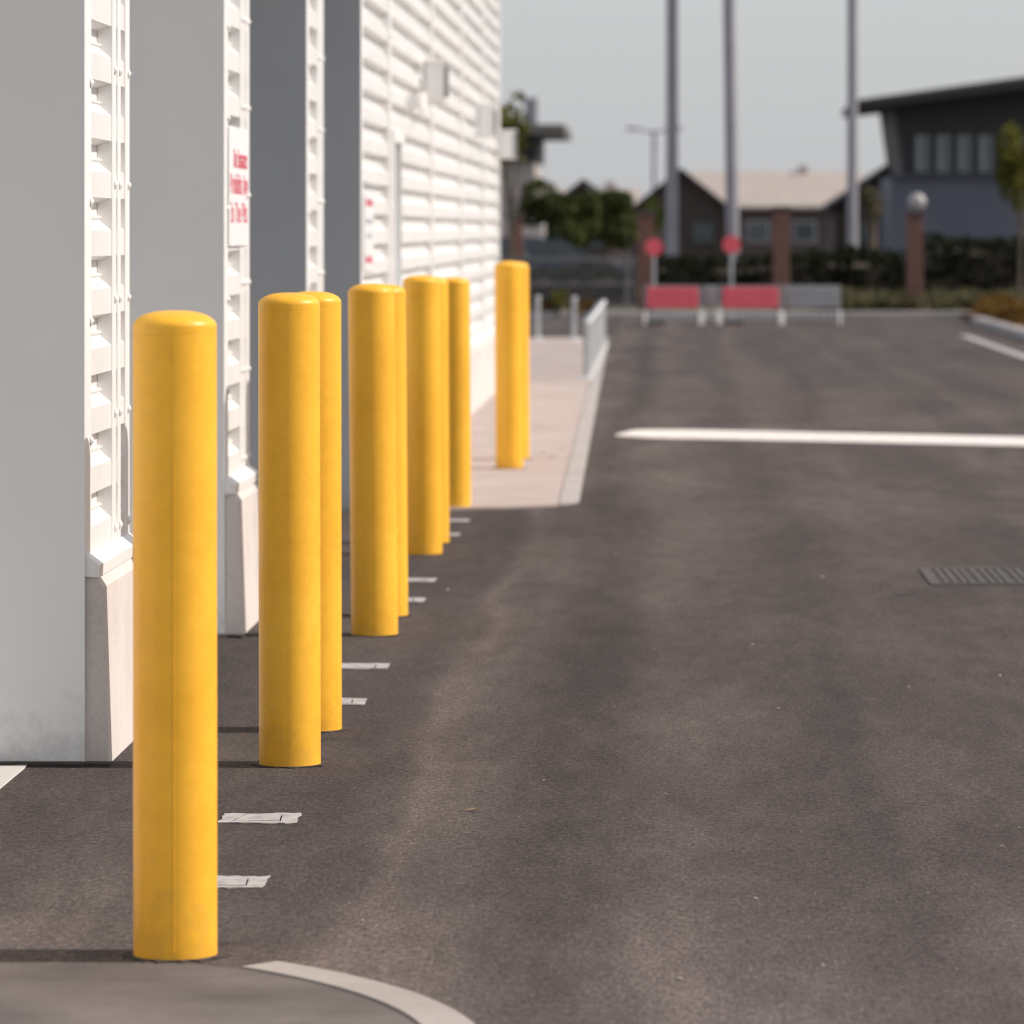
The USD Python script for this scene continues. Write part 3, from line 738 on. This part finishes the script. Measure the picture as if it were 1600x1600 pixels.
# bar fence on the left
fn = thing('bar_fence', 'low grey vertical bar fence behind the silver posts', 'fence', (0, 89.4, 0.10))
fx0, fx1 = -8.2, -0.55
xx, k = fx0, 0
while xx < fx1:
    if k % 22 == 0:
        obj('post', cbox(xx - 0.03, xx + 0.03, -0.03, 0.03, 0, 1.12, 0.004), 'fence_metal', fn)
    else:
        obj('picket', bx(xx - 0.011, xx + 0.011, -0.011, 0.011, 0.06, 1.06), 'fence_metal', fn)
    xx += 0.085
    k += 1
for z in (0.12, 0.52, 0.98):
    obj('rail', bx(fx0, fx1, -0.034, -0.012, z - 0.02, z + 0.02), 'fence_metal', fn)


def pillar(px0, px1, pty, y, label, ball=False):
    x0, x1 = (px0 - 1040) * y / FOC, (px1 - 1040) * y / FOC
    z1 = EYE - (pty - 360) * y / FOC
    w = x1 - x0
    t = thing('brick_pillar', label, 'pillar', ((x0 + x1) / 2, y, 0.05), group='brick pillars along the boundary')
    obj('shaft', cbox(-w / 2, w / 2, -w / 2, w / 2, 0, z1 - 0.15, 0.01), 'red_brick', t)
    obj('coping', cbox(-w / 2 - 0.04, w / 2 + 0.04, -w / 2 - 0.04, w / 2 + 0.04, z1 - 0.149, z1 - 0.05, 0.012), 'dark_brick', t)
    if ball:
        s = trimesh.creation.icosphere(subdivisions=3, radius=0.17)
        s.apply_translation((0.05, 0, z1 + 0.13))
        obj('ball_finial', s, 'grey_panel', t, smooth=True)


pillar(794, 816, 333, 92, 'dark red brick pillar just right of the white wall end')
pillar(997, 1021, 330, 92, 'red brick pillar at the left end of the barricades')
pillar(1208, 1233, 322, 92, 'red brick pillar between the barricades and the right hand hedge')
pillar(1417, 1441, 330, 92, 'red brick pillar topped by a pale ball', ball=True)


# red and white barricades
def barricade(px0, px1, y, panel, label):
    x0, x1 = (px0 - 1040) * y / FOC, (px1 - 1040) * y / FOC
    w = x1 - x0
    t = thing('barricade', label, 'barricade', (x0, y, 0), group='barricades closing the gateway')
    obj('panel', cbox(0.03, w - 0.03, -0.02, 0.02, 0.29, 0.65, 0.02), panel, t)
    fr = []
    for sx in (0.0, w):
        obj('upright', cyl((sx, 0, 0.02), (sx, 0, 0.67), 0.012, 10), 'galvanised', t, smooth=40)
        obj('foot', cat([cyl((sx, -0.32, 0.02), (sx, 0.32, 0.02), 0.02, 10), cyl((sx, -0.3, 0.03), (sx, 0, 0.25), 0.012, 8)]), 'white_panel', t, smooth=40)
    for z in (0.10, 0.20, 0.665):
        obj('rail', cyl((0, 0, z), (w, 0, z), 0.010, 8), 'galvanised', t, smooth=40)
    for k in range(1, 9):
        obj('rod', cyl((w * k / 9, 0, 0.10), (w * k / 9, 0, 0.20), 0.007, 6), 'white_panel', t)


barricade(1008, 1094, 82, 'red_panel', 'low barricade with red panel, left of the two red ones')
barricade(1098, 1122, 82.3, 'grey_panel', 'narrow grey barricade section between the two red panels')
barricade(1126, 1219, 82, 'red_panel', 'low barricade with red panel, right of the two red ones')
barricade(1223, 1312, 82.2, 'grey_panel', 'low barricade with dull grey panel, rightmost of the barricades')
for px, pz, lab in ((1022, 386, 'round red disc sign on a post above the left red barricade'), (1143, 382, 'round red disc sign on a post above the right red barricade')):
    x, y, z = at(px, pz, 83.2)
    t = thing('disc_sign', lab, 'sign', (x, y, 0), group='round red signs at the gateway')
    obj('post', cyl((0, 0.03, 0), (0, 0.03, z + 0.1), 0.025, 10), 'galvanised', t, smooth=40)
    obj('base', cbox(-0.2, 0.2, -0.2, 0.2, 0.0, 0.05, 0.01), 'tyre', t)
    d_ = cyl((0, 0, z), (0, -0.012, z), 0.165, 8)
    d_.apply_transform(trimesh.transformations.rotation_matrix(math.pi / 8, (0, 1, 0), (0, 0, z)))
    obj('disc', d_, 'red_panel', t)
    obj('disc_rim', cyl((0, 0.012, z), (0, 0.001, z), 0.15, 24), 'galvanised', t)


# lamp posts
def lamp(px_top, px_bot, y, r, h, label, arms=1, mat='lamp_post_grey'):
    xb = (px_bot - 1040) * y / FOC
    t = thing('lamp_post', label, 'lamp post', (xb, y, 0), group='lamp posts beyond the yard')
    dx = (px_top - px_bot) * y / FOC * (h / 6.5)
    obj('base', cyl((0, 0, 0), (0, 0, 0.35), r * 1.5, 16, r * 1.35), mat, t, smooth=40)
    obj('column', cyl((0, 0, 0.35), (dx, 0, h), r, 20, r * 0.88), mat, t, smooth=40)
    for s in ((1, -1)[:arms]):
        a = obj('arm', cyl((dx, 0, h - 0.1), (dx + s * 1.0, 0, h + 0.1), 0.05, 8), mat, t, smooth=40)
        obj('lantern', cbox(dx + s * 1.0 - 0.3, dx + s * 1.0 + 0.3, -0.14, 0.14, h + 0.02, h + 0.16, 0.03), mat, a)


lamp(1050, 1050, 100, 0.130, 10.0, 'thick grey lamp post, leftmost of the three tall ones')
lamp(1139, 1146, 100, 0.135, 10.5, 'thick grey lamp post, middle of the three tall ones, leaning slightly')
lamp(1332, 1332, 101, 0.115, 10.2, 'thick pale grey lamp post beside the dark roofed building')
lamp(1022, 1022, 220, 0.10, 6.2, 'thin faint twin arm lamp post far away left of the tall ones', 2)


# hedges: dark masses behind the pillars
def hedge(px0, px1, py_top, y, mat, seed, label, depth=2.0):
    x0, x1 = (px0 - 1040) * y / FOC, (px1 - 1040) * y / FOC
    h = EYE - (py_top - 360) * y / FOC
    t = thing('hedge', label, 'hedge', (0, y, 0))
    g = np.random.default_rng(seed)
    W = x1 - x0
    inner = cbox(x0 + 0.15, x1 - 0.15, -depth / 2 + 0.25, depth / 2, 0, h - 0.25, 0.08)
    obj('branches', inner, 'bark', t)
    n = int(900 * W * h / 4)
    n = min(n, 9000)
    P = np.stack([g.uniform(x0, x1, n), g.uniform(-depth / 2, depth / 2 - .6, n), g.uniform(0.02, 1, n) ** 0.9 * h], 1)
    P[:, 2] += 0.25 * (meshkit.noise(np.stack([P[:, 0] * 1.3, P[:, 1] * 0 + seed, P[:, 2] * 0], 1)) - 0.5) * (P[:, 2] / h)
    front = g.uniform(size=n) < 0.6
    P[front, 1] = -depth / 2 + g.uniform(-0.12, 0.2, front.sum())
    P[~front, 2] = np.maximum(P[~front, 2], h - g.uniform(0.0, 0.3, (~front).sum()))
    a, b = g.normal(size=(n, 3)), g.normal(size=(n, 3))
    a /= np.linalg.norm(a, axis=1, keepdims=True)
    b -= a * (a * b).sum(1, keepdims=True)
    b /= np.linalg.norm(b, axis=1, keepdims=True)
    s = 0.11 * g.uniform(0.6, 1.3, (n, 1))
    v = np.stack([P - a * s, P + b * s * .5, P + a * s, P - b * s * .5], 1).reshape(-1, 3)
    i = np.arange(n)[:, None] * 4
    obj('foliage', trimesh.Trimesh(v, np.vstack([i + [0, 1, 2], i + [0, 2, 3]]), process=False), mat, t)


hedge(760, 1012, 418, 97, 'leaf_dark', 3, 'dark green hedge behind the bar fence')
hedge(1012, 1222, 400, 99, 'leaf_dark', 4, 'dark hedge behind the two red disc signs')
hedge(1222, 1432, 392, 98, 'leaf_dark', 5, 'near black hedge left of the pillar with the pale ball')
hedge(1432, 1900, 372, 98, 'leaf_dark', 6, 'near black hedge below the slate blue building at right')

# shrubs and low plants
shrub('yellow green shrub between the two silver posts', *ground(872, 497), (0.22, 0.2, 0.26), 'leaf_lime', 21, 350, 0.05)
for k, (px, py) in enumerate([(846, 497), (905, 498), (925, 497)]):
    x, y = ground(px, py)
    shrub(['low rust brown plant left of the yellow green shrub', 'low rust brown plant right of the yellow green shrub', 'low rust brown plant behind the row of silver posts'][k], x, y, (0.28, 0.2, 0.13), 'leaf_rust', 30 + k, 260, 0.05)
gw = random.Random(8)
ms = []
for k in range(90):
    x, y = gw.uniform(5.6, 10.5), gw.uniform(76, 89.5)
    ms.append(leaves(130, (x, y, 0.24), (0.5, 0.5, 0.2), 0.07, 100 + k, 6))
obj('rusty_ground_cover', cat(ms), 'leaf_rust', kind='stuff', label='low rusty orange ground cover filling the planting bed at right', cat='ground cover')
ms = []
for k in range(150):
    x, y = gw.uniform(2.6, 9.5), gw.uniform(90.3, 95)
    ms.append(leaves(60, (x, y, 0.25), (0.4, 0.4, 0.24), 0.08, 300 + k, 5))
obj('dry_tall_grass', cat(ms), 'leaf_olive', kind='stuff', label='dry olive tall grass in front of the dark hedge at right', cat='grass')

# trees
tree('broadleaf_tree', 'leafy green tree in front of the dark gabled house, left one', *at(880, 0, 112)[:2], 1.2, 2.0, (1.0, 0.8, 0.85), 'leaf_mid', 41, 3400, 0.10)
tree('broadleaf_tree', 'leafy green tree in front of the dark gabled house, right one', *at(950, 0, 114)[:2], 1.2, 1.95, (0.95, 0.7, 0.85), 'leaf_mid', 42, 3200, 0.10)
tree('broadleaf_tree', 'small green tree at the foot of the leftmost tall lamp post', *at(1022, 0, 118)[:2], 1.1, 2.0, (0.4, 0.5, 0.55), 'leaf_mid', 43, 1200, 0.09)
tree('slender_tree', 'thin yellow green tree rising behind the far end of the white wall', *at(798, 0, 75)[:2], 2.0, 3.0, (0.34, 0.4, 0.85), 'leaf_lime', 44, 420, 0.08, 0.04)
tree('slender_tree', 'lime green tree at the right edge before the dark building', *at(1592, 0, 86)[:2], 1.7, 3.0, (0.55, 0.6, 1.0), 'leaf_lime', 45, 1500, 0.08, 0.045)
tree('bare_tree', 'thin grey brown sparse tree right of the pale lamp post', *at(1362, 0, 108)[:2], 1.9, 2.3, (0.35, 0.35, 0.6), 'leaf_olive', 46, 260, 0.07, 0.14)


# ------------------------------------------------------------------ houses and the dark roofed building
def house(label, px_apex, py_apex, px_eave, py_eave, y, depth, wall, roof, front_gable=True, px_w=None):
    """gable toward the camera"""
    xa, _, za = at(px_apex, py_apex, y)
    xe, _, ze = at(px_eave, py_eave, y)
    hw = abs(xe - xa)
    t = thing('house', label, 'house', (xa, y, 0))
    obj('wall', prism_y([(-hw + 0.3, -0.1), (hw - 0.3, -0.1), (hw - 0.3, ze + 0.1), (0, za - 0.2), (-hw + 0.3, ze + 0.1)], 0, depth), wall, t)
    s = (za - ze) / hw
    for q in (1, -1):
        pts = [(0, za), (q * hw, ze), (q * hw, ze - 0.16), (0, za - 0.16)]
        obj('roof', prism_y(pts if q > 0 else pts[::-1], -0.4, depth + 0.3), roof, t)
    for q in (-0.45, 0.4):
        f = obj('window', bx(q * hw - 0.5, q * hw + 0.5, -0.06, -0.005, 1.0, 2.0), 'dark_roof', t)
        obj('pane', bx(q * hw - 0.42, q * hw + 0.42, -0.08, -0.062, 1.08, 1.92), 'window_glass', f)
    return t


def ridge_house(label, px0, px1, py_ridge, py_eave, y, wall, roof, depth=7.0):
    """ridge runs across the view"""
    x0, _, zr = at(px0, py_ridge, y)
    x1, _, ze = at(px1, py_eave, y)
    t = thing('house', label, 'house', ((x0 + x1) / 2, y, 0))
    hw = (x1 - x0) / 2
    obj('wall', bx(-hw + 0.3, hw - 0.3, 0.4, depth - 0.4, -0.1, ze), wall, t)
    rf = None
    for s in (1, -1):
        pts = [(depth / 2, zr), (0 if s > 0 else depth, ze), (0 if s > 0 else depth, ze - 0.15), (depth / 2, zr - 0.15)]
        rf = obj('roof', prism_x(pts, -hw, hw), roof, t)
    obj('chimney', cbox(hw * 0.3, hw * 0.3 + 0.5, depth / 2 - 0.25, depth / 2 + 0.25, zr - 0.4, zr + 0.3, 0.02), 'tan_roof', rf)
    for q in (-0.6, -0.15, 0.35, 0.75):
        f = obj('window', bx(q * hw - 0.6, q * hw + 0.6, 0.32, 0.395, 1.0, 2.1), 'grey_panel', t)
        obj('pane', bx(q * hw - 0.5, q * hw + 0.5, 0.30, 0.319, 1.1, 2.0), 'window_glass', f)


ridge_house('long low house with sunlit tan roof behind the lamp posts', 1060, 1352, 267, 322, 240, 'dark_brick', 'tan_roof')
ridge_house('house with tan roof half hidden behind the green trees at left', 838, 1000, 292, 330, 235, 'dark_brick', 'tan_roof')
house('dark gabled house behind the leftmost tall lamp posts', 1064, 262, 1150, 330, 195, 9, 'dark_brick', 'dark_roof')
house('dark gabled house next to the slate blue building', 1402, 250, 1292, 322, 190, 9, 'dark_brick', 'dark_roof')
house('dark pointed gable rising above the green trees at left', 912, 279, 980, 330, 150, 6, 'dark_brick', 'dark_roof')
t = thing('pale_shed', 'pale rendered low building beside the end of the white wall', 'shed', at(832, 0, 140)[:2] + (0,))
obj('wall', bx(-0.75, 0.30, 0, 3, -0.1, 2.55), 'pale_wall', t)
obj('roof', prism_y([(-0.85, 2.552), (0.4, 2.552), (0.4, 2.62), (-0.2, 2.9), (-0.85, 2.62)], -0.2, 3.2), 'tan_roof', t)

# dark building at right
Y = 180.0


def X(p):
    return (p - 1040) * Y / FOC


def Z(p):
    return EYE - (p - 360) * Y / FOC


ob = thing('office_building', 'dark two storey building with overhanging sloped roof at the upper right', 'building', (0, Y, 0))
xr = X(1760)
sl = (Z(130) - Z(166)) / (X(1600) - X(1337))
obj('lower_wall', bx(X(1392), xr, 0, 12, -0.1, Z(276)), 'slate_wall', ob)
obj('upper_wall', prism_y([(X(1412), Z(276) + 0.002), (xr, Z(276) + 0.002), (xr, Z(163) + sl * (xr - X(1337)) - 0.30), (X(1396), Z(163) + sl * (X(1396) - X(1337)) - 0.22)], 0.5, 12), 'charcoal_wall', ob)
roof_pts = [(X(1337), Z(163)), (xr + 0.6, Z(163) + sl * (xr + 0.6 - X(1337))), (xr + 0.6, Z(163) + sl * (xr + 0.6 - X(1337)) - 0.35), (X(1337), Z(163) - 0.22)]
obj('roof', prism_y(roof_pts, -2.2, 13), 'charcoal_wall', ob)
obj('roof_fascia', prism_y([(X(1337) - 0.05, Z(163) + 0.01), (xr + 0.6, Z(163) + 0.01 + sl * (xr + 0.6 - X(1337))), (xr + 0.6, Z(163) + 0.14 + sl * (xr + 0.6 - X(1337))), (X(1337) - 0.05, Z(163) + 0.12)], -2.3, 13), 'fascia_olive', ob)
wx = 1428
while wx < 1740:
    f = obj('window', bx(X(wx), X(wx + 29), 0.40, 0.495, Z(272), Z(208)), 'charcoal_wall', ob)
    obj('pane', bx(X(wx) + 0.06, X(wx + 29) - 0.06, 0.36, 0.395, Z(270), Z(210)), 'window_glass', f)
    obj('blind', bx(X(wx) + 0.12, X(wx + 12), 0.33, 0.355, Z(266), Z(212)), 'blind_grey', f)
    wx += 33
obj('ledge', bx(X(1392) - 0.1, xr, -0.25, 0.49, Z(277) + 0.004, Z(274)), 'slate_wall', ob)

# second building with a flat canopy behind the white wall's far end
cb = thing('canopy_building', 'distant dark building with flat overhanging canopy and chimney left of the sky', 'building', (0, Y, 0))
obj('wall', bx(X(700), X(836), 0, 10, -0.1, Z(252)), 'pale_wall', cb)
obj('upper_wall', bx(X(700), X(840), -0.3, 10, Z(252) + 0.003, Z(212)), 'charcoal_wall', cb)  # same wall in charcoal: shade under the canopy put into the colour
rf = obj('canopy', bx(X(690), X(884), -2, 11, Z(212) + 0.002, Z(196)), 'fascia_olive', cb)
obj('chimney', cbox(X(817), X(837), 2, 2.8, Z(196) + 0.002, Z(150), 0.03), 'lamp_post_grey', rf)


# parked cars behind the fence
def car(label, px, y, mat):
    x = (px - 1040) * y / FOC
    t = thing('parked_car', label, 'car', (x, y, 0), group=None)
    L = 4.3
    lower = [(-2.15, 0.28), (2.15, 0.28), (2.15, 0.62), (2.05, 0.80), (1.0, 0.92), (-1.75, 0.95), (-2.1, 0.88), (-2.15, 0.6)]
    upper = [(1.0, 0.93), (0.25, 1.40), (-0.3, 1.46), (-1.1, 1.44), (-1.75, 0.955)]
    obj('body', prism_y(lower, -0.85, 0.85), mat, t)
    obj('cabin', prism_y(upper, -0.72, 0.72), mat, t)
    obj('side_window', prism_y([(0.82, 0.97), (0.2, 1.35), (-0.35, 1.39), (-0.35, 0.97)], -0.735, -0.722), 'window_glass', t)
    obj('side_window', prism_y([(-0.43, 0.97), (-0.43, 1.39), (-1.05, 1.37), (-1.55, 0.98)], -0.735, -0.722), 'window_glass', t)
    for wx_ in (-1.35, 1.35):
        w = obj('wheel', cyl((wx_, -0.88, 0.31), (wx_, -0.66, 0.31), 0.31, 24), 'tyre', t, smooth=40)
        obj('rim', cyl((wx_, -0.892, 0.31), (wx_, -0.881, 0.31), 0.19, 20), 'galvanised', w, smooth=40)
    for q in (2.1, -2.1):
        obj('lamp', cbox(q - 0.06, q + 0.06, -0.87, -0.55, 0.66, 0.78, 0.01), 'white_panel' if q > 0 else 'red_panel', t)


car('dark blue parked car behind the bar fence and hedge', 862, 107, 'car_blue')
car('dark red parked car behind the dark blue one', 838, 124, 'car_red')
